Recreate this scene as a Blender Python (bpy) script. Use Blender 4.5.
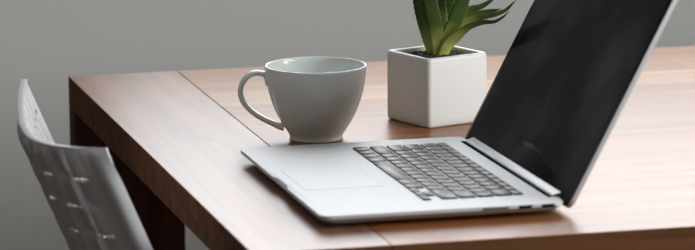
import bpy, bmesh, math, random
from mathutils import Vector, Matrix
random.seed(7)
for o in list(bpy.data.objects):
    bpy.data.objects.remove(o, do_unlink=True)
SC = bpy.context.scene
COL = SC.collection

# ------------------------------------------------------------------ camera
cam_d = bpy.data.cameras.new('camera')
cam = bpy.data.objects.new('camera', cam_d)
COL.objects.link(cam)
R_ = Vector((0.96949884, -0.24498984, -0.00721018))
U_ = Vector((0.05143503, 0.17460512, 0.9832942))
F_ = Vector((0.23963815, 0.95367344, -0.18188052))
m3 = Matrix((R_, U_, -F_)).transposed()
cam.matrix_world = Matrix.Translation((-0.65578, -3.99286, 1.43313)) @ m3.to_4x4()
cam_d.sensor_fit = 'HORIZONTAL'
cam_d.sensor_width = 36.0
cam_d.lens = 3383.6 * 36.0 / 695.0
cam_d.clip_start = 0.05
cam_d.dof.use_dof = True
cam_d.dof.focus_distance = 3.68
cam_d.dof.aperture_fstop = 7.5
SC.camera = cam

# ------------------------------------------------------------------ light
w = bpy.data.worlds.new('room_air')
SC.world = w
w.use_nodes = True
bg = w.node_tree.nodes['Background']
bg.inputs[0].default_value = (0.92, 0.97, 1.0, 1)
# bounce light of the room: pale ceiling above, dim furniture and walls at eye level
_tc = w.node_tree.nodes.new('ShaderNodeTexCoord')
_sp = w.node_tree.nodes.new('ShaderNodeSeparateXYZ')
_mr = w.node_tree.nodes.new('ShaderNodeMapRange')
_mr.interpolation_type = 'SMOOTHSTEP'
_mr.inputs['From Min'].default_value = 0.05; _mr.inputs['From Max'].default_value = 0.75
_mr.inputs['To Min'].default_value = 0.025; _mr.inputs['To Max'].default_value = 0.34
w.node_tree.links.new(_tc.outputs['Generated'], _sp.inputs[0])
w.node_tree.links.new(_sp.outputs['Z'], _mr.inputs['Value'])
w.node_tree.links.new(_mr.outputs[0], bg.inputs[1])

def area(name, loc, rot, sx, sy, power, col):
    d = bpy.data.lights.new(name, 'AREA')
    d.shape = 'RECTANGLE'; d.size = sx; d.size_y = sy
    d.energy = power; d.color = col
    o = bpy.data.objects.new(name, d)
    o.location = loc; o.rotation_euler = rot
    COL.objects.link(o)
    return o

WALL_Y = 0.55
WB = (0.15, 1.25, 0.97, 2.15)        # back window opening: x0, x1, z0, z1
WR_X = 2.1
WR = (-3.0, -1.1, 1.0, 2.4)        # right window opening: y0, y1, z0, z1
def power(sx, sy, radiance):
    return radiance * math.pi * sx * sy
# daylight entering by the two windows
sx, sz = WB[1] - WB[0], WB[3] - WB[2]
area('daylight_back_window', ((WB[0] + WB[1]) / 2, WALL_Y + 0.08, (WB[2] + WB[3]) / 2),
     (math.radians(-90), 0, 0), sx, sz, power(sx, sz, 5.2), (0.97, 0.98, 1.0))
sy, sz = WR[1] - WR[0], WR[3] - WR[2]
area('daylight_right_window', (WR_X + 0.08, (WR[0] + WR[1]) / 2, (WR[2] + WR[3]) / 2),
     (0, math.radians(90), 0), sz, sy, power(sy, sz, 11.0), (0.97, 0.99, 1.0))

vs = SC.view_settings
vs.view_transform = 'Standard'
vs.look = 'None'
vs.exposure = 0.0
vs.gamma = 1.0
vs.use_curve_mapping = False

# ------------------------------------------------------------------ materials
def new_mat(name):
    m = bpy.data.materials.new(name)
    m.use_nodes = True
    nt = m.node_tree
    return m, nt, nt.nodes['Principled BSDF']

def simple(name, col, rough=0.5, metal=0.0, spec=0.5, coat=0.0, var=0.0, vscale=40.0, bump=0.0, bscale=400.0, coat_rough=0.05):
    m, nt, b = new_mat(name)
    b.inputs['Base Color'].default_value = (*col, 1)
    b.inputs['Roughness'].default_value = rough
    b.inputs['Metallic'].default_value = metal
    b.inputs['Specular IOR Level'].default_value = spec
    b.inputs['Coat Weight'].default_value = coat
    b.inputs['Coat Roughness'].default_value = coat_rough
    tc = nt.nodes.new('ShaderNodeTexCoord')
    if var > 0:
        n = nt.nodes.new('ShaderNodeTexNoise'); n.inputs['Scale'].default_value = vscale
        n.inputs['Detail'].default_value = 4
        r = nt.nodes.new('ShaderNodeMapRange')
        r.inputs['To Min'].default_value = 1 - var; r.inputs['To Max'].default_value = 1 + var
        mx = nt.nodes.new('ShaderNodeMix'); mx.data_type = 'RGBA'; mx.blend_type = 'MULTIPLY'
        mx.inputs['Factor'].default_value = 1
        mx.inputs['A'].default_value = (*col, 1)
        nt.links.new(tc.outputs['Object'], n.inputs['Vector'])
        nt.links.new(n.outputs['Fac'], r.inputs['Value'])
        nt.links.new(r.outputs[0], mx.inputs['B'])
        nt.links.new(mx.outputs['Result'], b.inputs['Base Color'])
    if bump > 0:
        n2 = nt.nodes.new('ShaderNodeTexNoise'); n2.inputs['Scale'].default_value = bscale
        bp = nt.nodes.new('ShaderNodeBump'); bp.inputs['Strength'].default_value = bump
        bp.inputs['Distance'].default_value = 0.001
        nt.links.new(tc.outputs['Object'], n2.inputs['Vector'])
        nt.links.new(n2.outputs['Fac'], bp.inputs['Height'])
        nt.links.new(bp.outputs['Normal'], b.inputs['Normal'])
    return m

def wood(name, along, board, cols, rough=0.38, spec=0.5, coat=0.0):
    """varnished boards: grain runs along axis `along` (0=x,1=y,2=z); boards of width `board` across."""
    m, nt, b = new_mat(name)
    N, L = nt.nodes, nt.links
    tc = N.new('ShaderNodeTexCoord')
    sep = N.new('ShaderNodeSeparateXYZ'); L.new(tc.outputs['Object'], sep.inputs[0])
    across = {0: 1, 1: 0, 2: 0}[along]
    div = N.new('ShaderNodeMath'); div.operation = 'DIVIDE'; div.inputs[1].default_value = board
    L.new(sep.outputs[across], div.inputs[0])
    fl = N.new('ShaderNodeMath'); fl.operation = 'FLOOR'; L.new(div.outputs[0], fl.inputs[0])
    # staves of finite length along the grain, offset per board
    wn0 = N.new('ShaderNodeTexWhiteNoise'); wn0.noise_dimensions = '1D'; L.new(fl.outputs[0], wn0.inputs['W'])
    ad = N.new('ShaderNodeMath'); ad.operation = 'MULTIPLY_ADD'
    ad.inputs[1].default_value = 1.25
    L.new(sep.outputs[along], ad.inputs[0]); L.new(wn0.outputs['Value'], ad.inputs[2])
    fl2 = N.new('ShaderNodeMath'); fl2.operation = 'FLOOR'; L.new(ad.outputs[0], fl2.inputs[0])
    cb = N.new('ShaderNodeCombineXYZ'); L.new(fl.outputs[0], cb.inputs[0]); L.new(fl2.outputs[0], cb.inputs[1])
    wn = N.new('ShaderNodeTexWhiteNoise'); wn.noise_dimensions = '2D'; L.new(cb.outputs[0], wn.inputs['Vector'])
    ramp = N.new('ShaderNodeValToRGB')
    e = ramp.color_ramp.elements
    while len(e) < len(cols): e.new(0.5)
    for i, c in enumerate(cols):
        e[i].position = i / (len(cols) - 1); e[i].color = (*c, 1)
    L.new(wn.outputs['Value'], ramp.inputs[0])
    mp = N.new('ShaderNodeMapping')
    s = [55, 55, 55]; s[along] = 2.2
    mp.inputs['Scale'].default_value = s
    L.new(tc.outputs['Object'], mp.inputs['Vector'])
    off = N.new('ShaderNodeVectorMath'); off.operation = 'ADD'
    L.new(mp.outputs[0], off.inputs[0]); L.new(wn.outputs['Color'], off.inputs[1])
    no = N.new('ShaderNodeTexNoise'); no.inputs['Scale'].default_value = 1.0; no.inputs['Detail'].default_value = 5
    no.inputs['Distortion'].default_value = 0.6
    L.new(off.outputs[0], no.inputs['Vector'])
    mr = N.new('ShaderNodeMapRange'); mr.inputs['From Min'].default_value = 0.3; mr.inputs['From Max'].default_value = 0.7
    mr.inputs['To Min'].default_value = 0.62; mr.inputs['To Max'].default_value = 1.2
    L.new(no.outputs['Fac'], mr.inputs['Value'])
    mx = N.new('ShaderNodeMix'); mx.data_type = 'RGBA'; mx.blend_type = 'MULTIPLY'; mx.inputs['Factor'].default_value = 1
    L.new(ramp.outputs[0], mx.inputs['A']); L.new(mr.outputs[0], mx.inputs['B'])
    L.new(mx.outputs['Result'], b.inputs['Base Color'])
    b.inputs['Roughness'].default_value = rough
    b.inputs['Specular IOR Level'].default_value = spec
    b.inputs['Coat Weight'].default_value = coat
    b.inputs['Coat Roughness'].default_value = 0.3
    bp = N.new('ShaderNodeBump'); bp.inputs['Strength'].default_value = 0.04; bp.inputs['Distance'].default_value = 0.001
    L.new(no.outputs['Fac'], bp.inputs['Height']); L.new(bp.outputs['Normal'], b.inputs['Normal'])
    return m

M = {}
M['wall'] = simple('grey_wall_paint', (0.62, 0.62, 0.595), 0.85, var=0.03, vscale=3, bump=0.05, bscale=150)
M['shade_wall'] = wood('dark_shade_wall', 2, 0.2, [(0.10, 0.07, 0.055), (0.14, 0.10, 0.08)], 0.55)  # dark surface of the added wall that keeps the left side dim
M['white_paint'] = simple('white_paint', (0.75, 0.75, 0.73), 0.5, var=0.02)
M['floor'] = wood('dark_floor_boards', 0, 0.14, [(0.05, 0.035, 0.025), (0.09, 0.06, 0.04), (0.07, 0.045, 0.03)], 0.5)
M['top'] = wood('table_boards', 0, 0.085, [(0.22, 0.066, 0.016), (0.30, 0.122, 0.038), (0.24, 0.078, 0.021), (0.39, 0.20, 0.085)], 0.34, spec=0.36, coat=0.0)
M['top_end'] = wood('table_end_board', 1, 0.40, [(0.19, 0.085, 0.055), (0.24, 0.11, 0.07)], 0.36, spec=0.62, coat=0.0)
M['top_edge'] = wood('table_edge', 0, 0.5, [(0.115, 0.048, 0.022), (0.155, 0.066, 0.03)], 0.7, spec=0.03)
M['leg_wood'] = wood('table_leg_wood', 2, 0.3, [(0.10, 0.045, 0.03), (0.13, 0.06, 0.036)], 0.7, spec=0.03)
M['glaze'] = simple('celadon_glaze', (0.79, 0.825, 0.79), 0.10, spec=0.5, var=0.03, vscale=25)
M['ceramic'] = simple('white_matte_ceramic', (0.68, 0.67, 0.645), 0.42, spec=0.4, var=0.02, vscale=30, bump=0.06, bscale=250)
M['soil'] = simple('dark_potting_grit', (0.035, 0.03, 0.028), 0.8, var=0.5, vscale=300)
M['alu'] = simple('brushed_aluminium', (0.60, 0.61, 0.62), 0.62, metal=0.6, bump=0.02, bscale=1500)
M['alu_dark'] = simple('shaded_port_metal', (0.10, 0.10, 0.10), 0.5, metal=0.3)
M['pad'] = simple('trackpad_glass', (0.595, 0.605, 0.615), 0.61, metal=0.6)
M['groove'] = simple('trackpad_groove_metal', (0.36, 0.365, 0.37), 0.6, metal=0.5)
M['key'] = simple('black_key_plastic', (0.014, 0.015, 0.018), 0.38, spec=0.30)
M['black'] = simple('black_plastic', (0.008, 0.008, 0.009), 0.7, spec=0.0)
M['hinge'] = simple('hinge_cover_reflected_grey', (0.30, 0.31, 0.33), 0.4, metal=0.5)  # pale grey puts the window's reflection on a black cover into its colour
M['rubber'] = simple('black_rubber', (0.02, 0.02, 0.02), 0.7)
M['chair'] = simple('white_moulded_plastic', (0.60, 0.605, 0.61), 0.42, spec=0.3, var=0.02)
M['steel'] = simple('satin_steel', (0.55, 0.55, 0.55), 0.3, metal=1.0)

def screen_mat():
    m, nt, b = new_mat('glossy_dark_screen')
    N, L = nt.nodes, nt.links
    tc = N.new('ShaderNodeTexCoord')
    no = N.new('ShaderNodeTexNoise'); no.inputs['Scale'].default_value = 7; no.inputs['Detail'].default_value = 6
    L.new(tc.outputs['Object'], no.inputs['Vector'])
    # blotchy noise: rougher, paler grey patches on the black
    r = N.new('ShaderNodeMapRange'); r.inputs['From Min'].default_value = 0.45; r.inputs['From Max'].default_value = 0.75
    r.inputs['To Min'].default_value = 0.05; r.inputs['To Max'].default_value = 0.16
    L.new(no.outputs['Fac'], r.inputs['Value']); L.new(r.outputs[0], b.inputs['Roughness'])
    ra = N.new('ShaderNodeValToRGB')
    ra.color_ramp.elements[0].position = 0.45; ra.color_ramp.elements[0].color = (0.002, 0.002, 0.0022, 1)
    ra.color_ramp.elements[1].position = 0.75; ra.color_ramp.elements[1].color = (0.060, 0.060, 0.066, 1)
    L.new(no.outputs['Fac'], ra.inputs[0]); L.new(ra.outputs[0], b.inputs['Base Color'])
    b.inputs['IOR'].default_value = 1.10
    return m
M['screen'] = screen_mat()

def leaf_mat():
    m, nt, b = new_mat('succulent_leaf')
    N, L = nt.nodes, nt.links
    uv = N.new('ShaderNodeUVMap'); uv.uv_map = 'UVMap'
    sep = N.new('ShaderNodeSeparateXYZ'); L.new(uv.outputs[0], sep.inputs[0])
    ra = N.new('ShaderNodeValToRGB')
    e = ra.color_ramp.elements
    e[0].position = 0.0; e[0].color = (0.48, 0.49, 0.10, 1)
    e[1].position = 1.0; e[1].color = (0.035, 0.022, 0.012, 1)
    for p, c in ((0.18, (0.36, 0.39, 0.09)), (0.42, (0.055, 0.092, 0.020)), (0.85, (0.018, 0.036, 0.010))):
        k = e.new(p); k.color = (*c, 1)
    L.new(sep.outputs[1], ra.inputs[0])
    tc = N.new('ShaderNodeTexCoord')
    no = N.new('ShaderNodeTexNoise'); no.inputs['Scale'].default_value = 90; no.inputs['Detail'].default_value = 4
    L.new(tc.outputs['Object'], no.inputs['Vector'])
    mr = N.new('ShaderNodeMapRange'); mr.inputs['To Min'].default_value = 0.65; mr.inputs['To Max'].default_value = 1.35
    L.new(no.outputs['Fac'], mr.inputs['Value'])
    mx = N.new('ShaderNodeMix'); mx.data_type = 'RGBA'; mx.blend_type = 'MULTIPLY'; mx.inputs['Factor'].default_value = 1
    L.new(ra.outputs[0], mx.inputs['A']); L.new(mr.outputs[0], mx.inputs['B'])
    L.new(mx.outputs['Result'], b.inputs['Base Color'])
    b.inputs['Roughness'].default_value = 0.45
    b.inputs['Specular IOR Level'].default_value = 0.22
    return m
M['leaf'] = leaf_mat()

# ------------------------------------------------------------------ helpers
def obj(name, bm, mat, parent=None, smooth=False):
    me = bpy.data.meshes.new(name)
    bmesh.ops.recalc_face_normals(bm, faces=bm.faces[:])
    bm.to_mesh(me); bm.free()
    if smooth:
        for p in me.polygons: p.use_smooth = True
    me.materials.append(mat)
    o = bpy.data.objects.new(name, me)
    COL.objects.link(o)
    if parent: o.parent = parent
    return o

def thing(name, label, cat, loc=(0, 0, 0), rz=0.0):
    o = bpy.data.objects.new(name, None)
    o.empty_display_size = 0.05
    o.location = loc; o.rotation_euler = (0, 0, rz)
    o['label'] = label; o['category'] = cat
    COL.objects.link(o)
    return o

def structure(o):
    o['kind'] = 'structure'
    return o

def add_box(bm, x0, x1, y0, y1, z0, z1, mat4=None):
    vs_ = [bm.verts.new((x, y, z)) for x in (x0, x1) for y in (y0, y1) for z in (z0, z1)]
    if mat4:
        for v in vs_: v.co = mat4 @ v.co
    for f in ((0, 1, 3, 2), (4, 6, 7, 5), (0, 4, 5, 1), (2, 3, 7, 6), (0, 2, 6, 4), (1, 5, 7, 3)):
        bm.faces.new([vs_[i] for i in f])
    return vs_

def box_bm(*a, bevel=0.0, seg=2):
    bm = bmesh.new(); add_box(bm, *a)
    if bevel > 0:
        bmesh.ops.bevel(bm, geom=bm.edges[:] , offset=bevel, segments=seg, affect='EDGES', profile=0.5)
    return bm

def auto_smooth(o, ang=40):
    me = o.data
    for p in me.polygons: p.use_smooth = True
    me.set_sharp_from_angle(angle=math.radians(ang))

def rrect(x0, x1, y0, y1, r, n=6):
    pts = []
    for cx, cy, a0 in ((x1 - r, y1 - r, 0), (x0 + r, y1 - r, 90), (x0 + r, y0 + r, 180), (x1 - r, y0 + r, 270)):
        for i in range(n + 1):
            a = math.radians(a0 + 90 * i / n)
            pts.append((cx + r * math.cos(a), cy + r * math.sin(a)))
    return pts

def loft(bm, rings, cap0=True, cap1=True, closed=True):
    R = [[bm.verts.new(p) for p in ring] for ring in rings]
    n = len(R[0])
    for a, b in zip(R, R[1:]):
        for i in range(n if closed else n - 1):
            j = (i + 1) % n
            bm.faces.new((a[i], a[j], b[j], b[i]))
    if cap0: bm.faces.new(R[0][::-1])
    if cap1: bm.faces.new(R[-1])
    return R

def lathe(bm, prof, n=64):
    rings = [[(r * math.cos(2 * math.pi * i / n), r * math.sin(2 * math.pi * i / n), z) for i in range(n)] for r, z in prof]
    return loft(bm, rings)

def spline(pts, n):
    """Catmull-Rom through pts, n samples"""
    P = [Vector(p) for p in pts]
    P = [2 * P[0] - P[1]] + P + [2 * P[-1] - P[-2]]
    out = []
    segs = len(P) - 3
    for k in range(n):
        t = k / (n - 1) * segs
        i = min(int(t), segs - 1); u = t - i
        a, b, c, d = P[i:i + 4]
        out.append(0.5 * ((2 * b) + (c - a) * u + (2 * a - 5 * b + 4 * c - d) * u * u + (3 * b - a - 3 * c + d) * u ** 3))
    return out

def tube(bm, pts, rad, n=12, flat=1.0, side=None):
    """round tube; flat <1 squashes along `side` cross tangent"""
    rings = []
    for i, p in enumerate(pts):
        t = (pts[min(i + 1, len(pts) - 1)] - pts[max(i - 1, 0)]).normalized()
        s = (side or Vector((0, 0, 1)))
        if abs(t.dot(s)) > 0.95: s = Vector((1, 0, 0))
        s = (s - t * s.dot(t)).normalized()
        q = t.cross(s)
        r = rad[i] if isinstance(rad, (list, tuple)) else rad
        rings.append([p + s * (r * math.cos(2 * math.pi * k / n)) + q * (r * flat * math.sin(2 * math.pi * k / n)) for k in range(n)])
    loft(bm, rings)

# ------------------------------------------------------------------ room
structure(obj('floor', box_bm(-1.95, 2.3, -6, WALL_Y + 0.2, -0.05, 0), M['floor']))
bm = bmesh.new()
add_box(bm, -1.95, WB[0], WALL_Y, WALL_Y + 0.2, 0, 2.6)
add_box(bm, WB[1], WR_X + 0.2, WALL_Y, WALL_Y + 0.2, 0, 2.6)
add_box(bm, WB[0], WB[1], WALL_Y, WALL_Y + 0.2, 0, WB[2])
add_box(bm, WB[0], WB[1], WALL_Y, WALL_Y + 0.2, WB[3], 2.6)
structure(obj('wall_back', bm, M['wall']))
bm = bmesh.new()
add_box(bm, WR_X, WR_X + 0.2, -6, WR[0], 0, 2.6)
add_box(bm, WR_X, WR_X + 0.2, WR[1], WALL_Y, 0, 2.6)
add_box(bm, WR_X, WR_X + 0.2, WR[0], WR[1], 0, WR[2])
add_box(bm, WR_X, WR_X + 0.2, WR[0], WR[1], WR[3], 2.6)
structure(obj('wall_right', bm, M['wall']))
structure(obj('shade_wall_left', box_bm(-1.95, -1.8, -6, WALL_Y, 0, 2.6), M['shade_wall']))  # unseen dark wall, added to block ambient light from the left
structure(obj('baseboard_back', box_bm(-1.8, WR_X, WALL_Y - 0.015, WALL_Y, 0, 0.08), M['white_paint']))
def window(name, along, fixed, a0, a1, z0, z1):
    bm = bmesh.new()
    def bar(p0, p1, q0, q1):
        if along == 'x': add_box(bm, p0, p1, fixed + 0.10, fixed + 0.15, q0, q1)
        else: add_box(bm, fixed + 0.10, fixed + 0.15, p0, p1, q0, q1)
    f = 0.05
    bar(a0, a1, z0, z0 + f); bar(a0, a1, z1 - f, z1); bar(a0, a0 + f, z0 + f, z1 - f); bar(a1 - f, a1, z0 + f, z1 - f)
    mid = (a0 + a1) / 2
    bar(mid - f / 2, mid + f / 2, z0 + f, z1 - f)
    return structure(obj(name, bm, M['white_paint']))
window('window_1', 'x', WALL_Y, WB[0], WB[1], WB[2], WB[3])
window('window_2', 'y', WR_X, WR[0], WR[1], WR[2], WR[3])

# ------------------------------------------------------------------ table
TZ, TH = 0.75, 0.038
TX1, TY0 = 1.60, -1.0185
SEAM = 0.13375
table = thing('dining_table', 'long reddish-brown wooden table carrying the laptop, cup and potted plant', 'table', (0, 0, 0))
o = obj('tabletop', box_bm(SEAM + 0.0003, TX1 - SEAM - 0.0003, TY0, 0, TZ - TH, TZ, bevel=0.0008), M['top'], table)
for x0, x1 in ((0, SEAM - 0.0003), (TX1 - SEAM + 0.0003, TX1)):
    obj('end_board', box_bm(x0, x1, TY0, 0, TZ - TH, TZ, bevel=0.0008), M['top_end'], table)
for x0, x1 in ((0, SEAM - 0.0003), (TX1 - SEAM + 0.0003, TX1)):
    for y0, y1 in ((-TH, 0), (TY0, TY0 + TH)):
        obj('leg', box_bm(x0, x1, y0, y1, 0, TZ - TH, bevel=0.0012), M['leg_wood'], table)

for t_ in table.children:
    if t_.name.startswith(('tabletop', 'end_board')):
        t_.data.materials.append(M['top_edge'])          # edge faces take a darker, matt wood
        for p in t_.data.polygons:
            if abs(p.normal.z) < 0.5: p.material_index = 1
# ------------------------------------------------------------------ chair
CH_TOP, CH_SEAT = 0.825, 0.46
chair = thing('dining_chair', 'white plastic dining chair with a woven-look curved back at the table end', 'chair', (-0.02, -0.66, 0))
def chair_shell():
    off = Vector((0.02, 0.66, 0))
    plan = spline([(-0.123, -0.443, 0), (-0.141, -0.541, 0), (-0.156, -0.640, 0), (-0.165, -0.71, 0), (-0.167, -0.775, 0),
                   (-0.158, -0.815, 0), (-0.138, -0.842, 0), (-0.106, -0.858, 0)], 400)
    # arc-length parametrisation
    L = [0.0]
    for a, b in zip(plan, plan[1:]): L.append(L[-1] + (b - a).length)
    tot = L[-1]
    def at(s):
        s = max(0, min(tot, s))
        lo = 0
        import bisect
        i = min(max(bisect.bisect(L, s) - 1, 0), len(plan) - 2)
        u = (s - L[i]) / max(L[i + 1] - L[i], 1e-9)
        p = plan[i].lerp(plan[i + 1], u)
        t = (plan[i + 1] - plan[i]).normalized()
        return p, Vector((t.y, -t.x, 0))
    HT = CH_TOP - 0.50
    bm = bmesh.new()
    ds, dt = 0.0014, 0.0017
    ns, nt_ = int(tot / ds), int(HT / dt)
    PS, PT = 0.0205, 0.0285
    ms, mt = 0.030, 0.003
    grid = []
    for i in range(ns + 1):
        s = tot * i / ns
        p, n = at(s)
        col = []
        for j in range(nt_ + 1):
            h = HT * j / nt_                # down from the top rim
            z = CH_TOP - h
            x = p.x + 0.42 * h
            e = min(1, max(0, (s - ms) / 0.01)) * min(1, max(0, (tot - ms - s) / 0.01)) * min(1, max(0, (h - mt) / 0.008))
            e *= 0.35 + 0.65 * min(1, max(0, (s - 0.16) / 0.10))
            a = (s - ms) / PS; b = (h - mt) / PT
            da = abs(a - round(a)) * PS
            wv = 0.0020 * math.tanh(3.5 * math.sin(math.pi * a) * math.sin(math.pi * b)) + 0.0046 * math.exp(-(da / 0.0026) ** 2)
            rim = tot - s
            bead = 0.0046 * math.sin(math.pi * min(1, rim / 0.020)) if rim < 0.020 else 0.0
            # rounded rim: lips fold forward a little
            q = Vector((x, p.y, z)) + n * (wv * e + bead * min(1, h / 0.035))
            lip = max(0, 1 - h / 0.006)
            q += -n * (0.002 * lip)
            col.append(bm.verts.new(q + off))
        grid.append(col)
    for i in range(ns):
        for j in range(nt_):
            s = tot * (i + .5) / ns; h = HT * (j + .5) / nt_
            if ms < s < tot - ms and h > 0.015:
                a = (s - ms) / PS; b = (h - mt) / PT
                k = round(b); 
                fa = a - math.floor(a)
                if k >= 1 and abs(b - k + 0.06 * abs(2 * fa - 1) ** 2) * PT < 0.0019 and 0.03 < fa < 0.97 and (math.floor(a) + k) % 2 == 1:
                    continue
            bm.faces.new((grid[i][j], grid[i + 1][j], grid[i + 1][j + 1], grid[i][j + 1]))
    loose = [v for v in bm.verts if not v.link_faces]
    bmesh.ops.delete(bm, geom=loose, context='VERTS')
    o = obj('backrest', bm, M['chair'], chair, smooth=True)
    md = o.modifiers.new('thickness', 'SOLIDIFY'); md.thickness = 0.007; md.offset = 0
    bv = o.modifiers.new('soft_edges', 'BEVEL'); bv.width = 0.0015; bv.segments = 2; bv.limit_method = 'ANGLE'; bv.angle_limit = math.radians(50)
    return o
chair_shell()
# seat: shallow dished shell that continues the back under the table end
bm = bmesh.new()
NS, NT = 24, 30
g = []
for i in range(NS + 1):
    v = -1 + 2 * i / NS
    row = []
    for j in range(NT + 1):
        t = j / NT
        x = 0.042 + 0.37 * t - 0.057 * (1 - t) * (1 - v * v)
        z = 0.455 + 0.055 * max(0, 1 - t / 0.12) ** 2 - 0.018 * math.sin(math.pi * min(1, t)) * (1 - v * v) + 0.02 * v * v * (1 - t) - 0.012 * max(0, (t - .85) / .15) ** 2
        row.append(bm.verts.new((x, v * (0.205 - 0.01 * t), z)))
    g.append(row)
for i in range(NS):
    for j in range(NT):
        bm.faces.new((g[i][j], g[i + 1][j], g[i + 1][j + 1], g[i][j + 1]))
o = obj('seat', bm, M['chair'], chair, smooth=True)
md = o.modifiers.new('thickness', 'SOLIDIFY'); md.thickness = 0.008; md.offset = 0
for sx_ in (0.03, 0.33):
    for sy_ in (-1, 1):
        bm = bmesh.new()
        fx = sx_ + (0.07 if sx_ > 0.2 else -0.07)
        tube(bm, [Vector((sx_, sy_ * 0.15, 0.444)), Vector(((sx_ + fx) / 2, sy_ * 0.175, 0.22)), Vector((fx, sy_ * 0.2, 0.0))], [0.012, 0.0115, 0.010], 14)
        obj('leg', bm, M['steel'], chair, smooth=True)

# ------------------------------------------------------------------ laptop
LD, LW, LT = 0.2440, 0.359, 0.0135
laptop = thing('laptop', 'open silver laptop with black keys and a dark screen on the wooden table', 'laptop',
               (0.0850, -0.93945, TZ), 0.0036)
def base_ring(inset, z, notch):
    pts = []
    r = 0.011
    for (x, y) in rrect(inset, LD - min(inset, 0.004), inset, LW - inset, r, 7):
        pts.append([x, y, z])
    # subdivide the front edge so that the thumb scoop can be pressed in
    out = []
    n = len(pts)
    for i in range(n):
        a, b = pts[i], pts[(i + 1) % n]
        out.append(tuple(a))
        if abs(a[0] - inset) < 1e-5 and abs(b[0] - inset) < 1e-5 and abs(a[1] - b[1]) > 0.1:
            K = 48
            for k in range(1, K):
                y = a[1] + (b[1] - a[1]) * k / K
                d = abs(y - 0.1715)
                f = 1.0 if d < 0.023 else max(0, 1 - (d - 0.023) / 0.006)
                out.append((a[0] + notch * f * f * (3 - 2 * f), y, z))
    return out
bm = bmesh.new()
loft(bm, [base_ring(0.022, 0.0018, 0), base_ring(0.013, 0.0030, 0), base_ring(0.0068, 0.0052, 0), base_ring(0.0026, 0.0080, 0.0002), base_ring(0.0006, 0.0096, 0.0010),
          base_ring(0.0, 0.0102, 0.0022), base_ring(0.0, LT - 0.0005, 0.0034), base_ring(0.0005, LT, 0.0038)])
o = obj('base', bm, M['alu'], laptop); auto_smooth(o, 35)
base = o
for x in (0.03, 0.205):
    for y in (0.035, LW - 0.035):
        bm = bmesh.new(); lathe(bm, [(0.006, 0), (0.0066, 0.0006), (0.0066, 0.0024)], 20)
        bmesh.ops.translate(bm, verts=bm.verts[:], vec=(x, y, 0))
        obj('foot', bm, M['rubber'], base)
# ports on the right-hand side (nearest the viewer)
for name, x0, x1, z0, z1, mt in (('card_slot', 0.160, 0.186, 0.0100, 0.0124, 'alu_dark'), ('video_port', 0.1965, 0.2095, 0.0094, 0.0126, 'black'),
                             ('data_port', 0.2195, 0.2325, 0.0094, 0.0126, 'black')):
    obj(name, box_bm(x0, x1, -0.0003, 0.003, z0, z1, bevel=0.0002), M[mt], base)
# trackpad
bm = bmesh.new(); loft(bm, [[(x, y, z) for x, y in rrect(0.0155, 0.0945, 0.126, 0.2335, 0.003, 4)] for z in (LT - 0.001, LT + 0.00012)])
tp = obj('trackpad', bm, M['pad'], laptop)
bm = bmesh.new()
o_r = rrect(0.0150, 0.0950, 0.1255, 0.2340, 0.0034, 4); i_r = rrect(0.0155, 0.0945, 0.126, 0.2335, 0.003, 4)
loft(bm, [[(x, y, LT - 0.0006) for x, y in o_r], [(x, y, LT + 0.00004) for x, y in o_r], [(x, y, LT + 0.00004) for x, y in i_r], [(x, y, LT - 0.0006) for x, y in i_r]], False, False)
obj('groove', bm, M['groove'], tp)
# keyboard
KY1, PITCH = 0.3250, 0.01935          # y of the left-hand end (far side), pitch
rows = [[1] * 14, [1] * 13 + [1.5], [1.5] + [1] * 13, [1.75] + [1] * 11 + [1.75], [2.25] + [1] * 10 + [2.25],
        [1, 1, 1, 1.25, 5, 1.25, 1]]
rows[0] = [14.5 / 14] * 14
top = 0.2150
specs = []
RP = 0.0184
for ri, row in enumerate(rows):
    if ri == 0: xa, xb = top - 0.0095, top
    else:
        xb = top - 0.0112 - RP * (ri - 1); xa = xb - RP + 0.0024
    y = KY1
    for wd in row:
        specs.append((xa, xb, y - wd * PITCH + 0.0013, y - 0.0013))
        y -= wd * PITCH
    if ri == 5:
        xm = (xa + xb) / 2
        specs.append((xa, xm - 0.0003, y - PITCH + 0.0013, y - 0.0013))
        specs.append((xa, xm - 0.0003, y - 2 * PITCH + 0.0013, y - PITCH - 0.0013))
        specs.append((xm + 0.0003, xb, y - 2 * PITCH + 0.0013, y - PITCH - 0.0013))
        specs.append((xa, xm - 0.0003, y - 3 * PITCH + 0.0013, y - 2 * PITCH - 0.0013))
bm = bmesh.new()
for xa, xb, ya, yb in specs:
    loft(bm, [[(x, y, z) for x, y in rrect(xa - 0.0003, xb + 0.0003, ya - 0.0003, yb + 0.0003, 0.0016, 3)] for z in (LT - 0.0015, LT + 0.0001)])
kb = obj('keyboard', bm, M['black'], laptop)
for xa, xb, ya, yb in specs:
    bm = bmesh.new()
    loft(bm, [[(x, y, LT - 0.001) for x, y in rrect(xa, xb, ya, yb, 0.0012, 3)],
              [(x, y, LT + 0.0010) for x, y in rrect(xa, xb, ya, yb, 0.0012, 3)],
              [(x, y, LT + 0.0013) for x, y in rrect(xa + 0.0004, xb - 0.0004, ya + 0.0004, yb - 0.0004, 0.0010, 3)]])
    k = obj('key', bm, M['key'], kb); auto_smooth(k, 60)
# hinge slot and hinge cover
obj('hinge_slot', box_bm(0.2342, 0.2386, 0.028, LW - 0.028, LT - 0.002, LT + 0.00015), M['black'], laptop)
bm = bmesh.new()
hp = [(0.2388, 0.0110), (0.2390, 0.0138), (0.2396, 0.0146), (0.2410, 0.0153), (0.2470, 0.0170), (0.2488, 0.0172), (0.2498, 0.0166), (0.2520, 0.0075), (0.2395, 0.0075)]
loft(bm, [[(x, y, z) for x, z in hp] for y in (0.029, LW - 0.029)])
o = obj('hinge_cover', bm, M['hinge'], laptop); auto_smooth(o, 40)
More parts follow.
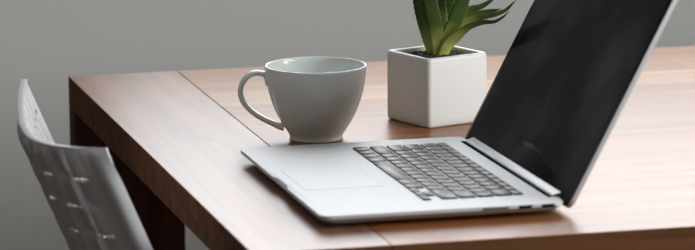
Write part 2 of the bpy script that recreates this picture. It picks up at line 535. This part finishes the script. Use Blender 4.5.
# lid: local (y, u, depth) -> tilted
LA = math.radians(62.0)
uh = Vector((math.cos(LA), 0, math.sin(LA)))
nb = Vector((math.sin(LA), 0, -math.cos(LA)))           # away from the user
L0 = Vector((0.2490, 0, 0.0150))
def lidp(y, u, d): return L0 + Vector((0, y, 0)) + uh * u + nb * d
LH = 0.262
def lid_ring(inset, d):
    return [lidp(y, u, d) for u, y in rrect(-0.0085 + inset, LH - inset, inset, LW - inset, 0.010, 7)]
bm = bmesh.new()
loft(bm, [lid_ring(0.0004, 0.0004), lid_ring(0, 0.0008), lid_ring(0, 0.0042), lid_ring(0.0012, 0.0058), lid_ring(0.005, 0.0066)])
lid = obj('lid', bm, M['alu'], laptop); auto_smooth(lid, 35)
bm = bmesh.new()
loft(bm, [[lidp(y, u, d) for u, y in rrect(-0.0080 + i, LH - 0.0012 - i, 0.0010 + i, LW - 0.0010 - i, 0.009, 7)] for i, d in ((0, 0.0006), (0, -0.0002), (0.0003, -0.0004))])
scr = obj('screen', bm, M['screen'], lid); auto_smooth(scr, 30)
# ------------------------------------------------------------------ cup
CS = 1 / 920.0
cup = thing('coffee_cup', 'pale grey-green glazed coffee cup standing behind the laptop', 'cup', (0.1920, -0.4796, TZ), -0.247)
out = [(24.5, 0), (26.6, 0.4), (27.0, 1.4), (26.6, 3.0), (27.4, 5.5), (30.0, 9.5), (33.4, 14.5), (36.6, 20), (39.6, 26), (42.6, 33), (45.4, 41),
       (47.6, 49), (49.2, 57), (50.2, 65), (50.7, 71), (50.8, 73.6), (50.4, 74.6), (49.6, 74.8), (48.8, 74.2)]
inn = [(48.2, 70), (47.2, 62), (45.6, 53), (43.2, 43), (39.8, 33), (35.4, 23), (30, 14), (24, 8.0), (15, 5.6), (6, 5.0)]
bm = bmesh.new()
lathe(bm, [(r * CS, z * CS) for r, z in [(22.0, 1.6)] + out + inn], 96)
o = obj('bowl', bm, M['glaze'], cup, smooth=True)
# handle: flat strap loop on the left of the cup
hpts = [(-45.5, 57.0), (-48.8, 63.0), (-53.5, 66.2), (-60.5, 67.0), (-68.5, 63.0), (-73.8, 55.5), (-75.2, 46.5), (-72.2, 37.5), (-65.5, 29.5), (-56.5, 22.8), (-46.5, 17.5), (-38.0, 13.8), (-32.0, 12.6)]
cl = spline([(x * CS, 0, z * CS) for x, z in hpts], 60)
bm = bmesh.new()
rad = []
for i in range(60):
    t = i / 59
    rad.append((2.9 + 2.2 * max(0, 1 - t / 0.12) + 1.6 * max(0, (t - 0.86) / 0.14)) * CS)
tube(bm, cl, [r * 2.3 for r in rad], 16, flat=1 / 2.3, side=Vector((0, 1, 0)))
obj('handle', bm, M['glaze'], cup, smooth=True)

# ------------------------------------------------------------------ potted succulent
PS_, PA = 0.078, math.radians(20)
F0 = Vector((0.32727, -0.44803, TZ))
cx = F0 + Vector((math.cos(PA), math.sin(PA), 0)) * PS_ / 2 + Vector((-math.sin(PA), math.cos(PA), 0)) * PS_ / 2
plant = thing('potted_succulent', 'spiky green succulent in a white cube pot behind the laptop', 'potted plant', (cx.x - 0.0027, cx.y - 0.0107, TZ), PA)
h = 0.0410
def sq(hw, z, r): return [(x, y, z) for x, y in rrect(-hw, hw, -hw, hw, r, 6)]
bm = bmesh.new()
loft(bm, [sq(h - 0.0035, 0, 0.004), sq(h - 0.0012, 0.0009, 0.0045), sq(h - 0.0002, 0.003, 0.005), sq(h, 0.010, 0.005), sq(h, PS_ - 0.004, 0.005), sq(h - 0.0006, PS_ - 0.0012, 0.0045),
          sq(h - 0.0022, PS_, 0.004), sq(h - 0.0050, PS_ - 0.0002, 0.004), sq(h - 0.0064, PS_ - 0.0014, 0.004), sq(h - 0.0068, PS_ - 0.005, 0.004), sq(h - 0.0075, PS_ - 0.030, 0.004)])
o = obj('pot', bm, M['ceramic'], plant); auto_smooth(o, 50)
# gritty soil: one uneven surface with little lumps
bm = bmesh.new()
n = 44
hw = h - 0.0066
g = []
rs = random.Random(3)
for i in range(n + 1):
    row = []
    for j in range(n + 1):
        x = -hw + 2 * hw * i / n; y = -hw + 2 * hw * j / n
        edge = min(i, j, n - i, n - j) == 0
        row.append(bm.verts.new((x, y, PS_ - 0.0065 + (0 if edge else rs.uniform(0, 0.0028)) + 0.002 * math.exp(-(x * x + y * y) / 0.0005))))
    g.append(row)
for i in range(n):
    for j in range(n):
        bm.faces.new((g[i][j], g[i + 1][j], g[i + 1][j + 1], g[i][j + 1]))
o = obj('soil', bm, M['soil'], plant); o['kind'] = 'stuff'

PX = 1.12e-3
def leaf(pts, widths, facing, fold=0.35, teeth=True):
    """pts: (right, depth, up) in units of PX from the crown; widths: half widths"""
    N = 64
    P = spline([Vector((p[0] + 1.2, p[1], p[2] - 0.185 * p[1] + 4.4)) * PX for p in pts], N)
    W = spline([(w_, 0, 0) for w_ in widths], N)
    fc = Vector(facing).normalized()
    bm = bmesh.new()
    uvl = bm.loops.layers.uv.new('UVMap')
    rings = []
    prof = [(-1, 0.0), (-0.8, 0.16), (-0.45, 0.34), (0, 0.42), (0.45, 0.34), (0.8, 0.16), (1, 0), (0.7, -0.02), (0.35, 0.02), (0, 0.04), (-0.35, 0.02), (-0.7, -0.02)]
    for i, p in enumerate(P):
        t = (P[min(i + 1, N - 1)] - P[max(i - 1, 0)]).normalized()
        s = t.cross(fc).normalized()
        nrm = s.cross(t).normalized()
        w_ = max(W[i].x, 0.12) * PX
        tooth = (1 + (0.10 if i % 3 == 0 else -0.02) * (i > 12)) if teeth else 1
        ring = []
        for a, b in prof:
            k = a * (tooth if abs(a) == 1 else 1)
            ring.append(p + s * (k * w_) + nrm * (b * w_ * 1.1 - fold * w_ * a * a * -1.0 - fold * w_))
        rings.append([bm.verts.new(q) for q in ring])
    m_ = len(prof)
    for i in range(N - 1):
        for k in range(m_):
            f = bm.faces.new((rings[i][k], rings[i][(k + 1) % m_], rings[i + 1][(k + 1) % m_], rings[i + 1][k]))
            for lp in f.loops:
                v = lp.vert
                lp[uvl].uv = (k / m_, (i + (1 if v in rings[i + 1] else 0)) / (N - 1))
    bm.faces.new(rings[0][::-1]); bm.faces.new(rings[-1])
    rot = Matrix.Rotation(-0.247 - PA, 4, 'Z')
    tr = Matrix.Translation((0, 0, PS_ - 0.0095)) @ rot
    bmesh.ops.transform(bm, matrix=tr, verts=bm.verts[:])
    obj('leaf', bm, M['leaf'], plant, smooth=True)

V = (0, -1, 0.25)     # faces outward (towards the near side)
B = (0, 1, 0.3)
# (right, depth, up)
leaf([(-1, -2, -3), (-3.5, -4, 12), (-9.5, -5, 30), (-18, -4, 52), (-27, -2, 78), (-36, 2, 108)], [5, 5.2, 5, 4.4, 3, 0.2], (-0.45, -1, 0.2))
leaf([(1, -5, -3), (0, -8, 12), (-2, -10, 28), (-7, -11, 50), (-14, -12, 80), (-22, -12, 112)], [5.5, 6.6, 7.2, 7.0, 5, 0.2], V)
leaf([(4, 3, -3), (6, 4, 15), (8, 5, 35), (9, 6, 55), (11, 8, 85), (12, 10, 118)], [6, 8, 9, 8.5, 6, 0.2], V)
leaf([(6, -3, 0), (10, -6, 16), (16, -9, 32), (23, -11, 50), (32, -12, 72), (41, -12, 94)], [5, 6.8, 7.6, 7.2, 5, 0.2], (0.3, -1, -0.2))
leaf([(3, -6, -4), (9.5, -9, 9.5), (18, -12, 18), (30, -15, 27.5), (44, -18, 32), (55, -20, 32.5), (63.5, -21, 37.0), (70, -22, 43)], [4.6, 6.2, 6.0, 4.2, 3.2, 2.2, 1.4, 0.2], (0.2, -1, -0.6), 0.25)
leaf([(5, 0, 2), (15, 0, 21), (28, 0, 32), (43, 0, 38), (57, 0, 40.5), (67, 0, 44.5), (72, 0, 49), (78, 0, 55)], [5, 6.0, 5.8, 4.4, 3.0, 2.2, 1.5, 0.2], (0.2, -1, -0.5), 0.25)
leaf([(6, 6, 4), (17, 10, 28), (30, 14, 38.5), (45, 18, 43), (56, 20, 45), (64, 21, 46.5)], [5, 5.2, 4.2, 3.0, 2.0, 0.3], (0.2, -1, -0.4), 0.25)
leaf([(5, 8, 4), (16, 14, 32), (30, 20, 45), (43, 24, 49), (52, 26, 54), (60, 28, 60)], [5, 5.6, 4.6, 3.5, 2.2, 0.3], (0.1, -1, -0.5), 0.25)
leaf([(-3, 6, -2), (-8, 14, 18), (-15, 22, 42), (-22, 30, 70), (-30, 38, 96)], [6, 7.5, 7, 4.5, 0.2], (-0.3, -1, 0.3))
leaf([(2, 8, -2), (5, 18, 16), (10, 30, 38), (16, 42, 62), (20, 52, 88)], [6, 7.5, 7, 4.5, 0.2], (0.1, -1, 0.4))
leaf([(2, 2, 0), (3, 2, 30), (1, 1, 60), (4, -1, 92), (6, -2, 122)], [5, 7, 7, 5, 0.2], V)
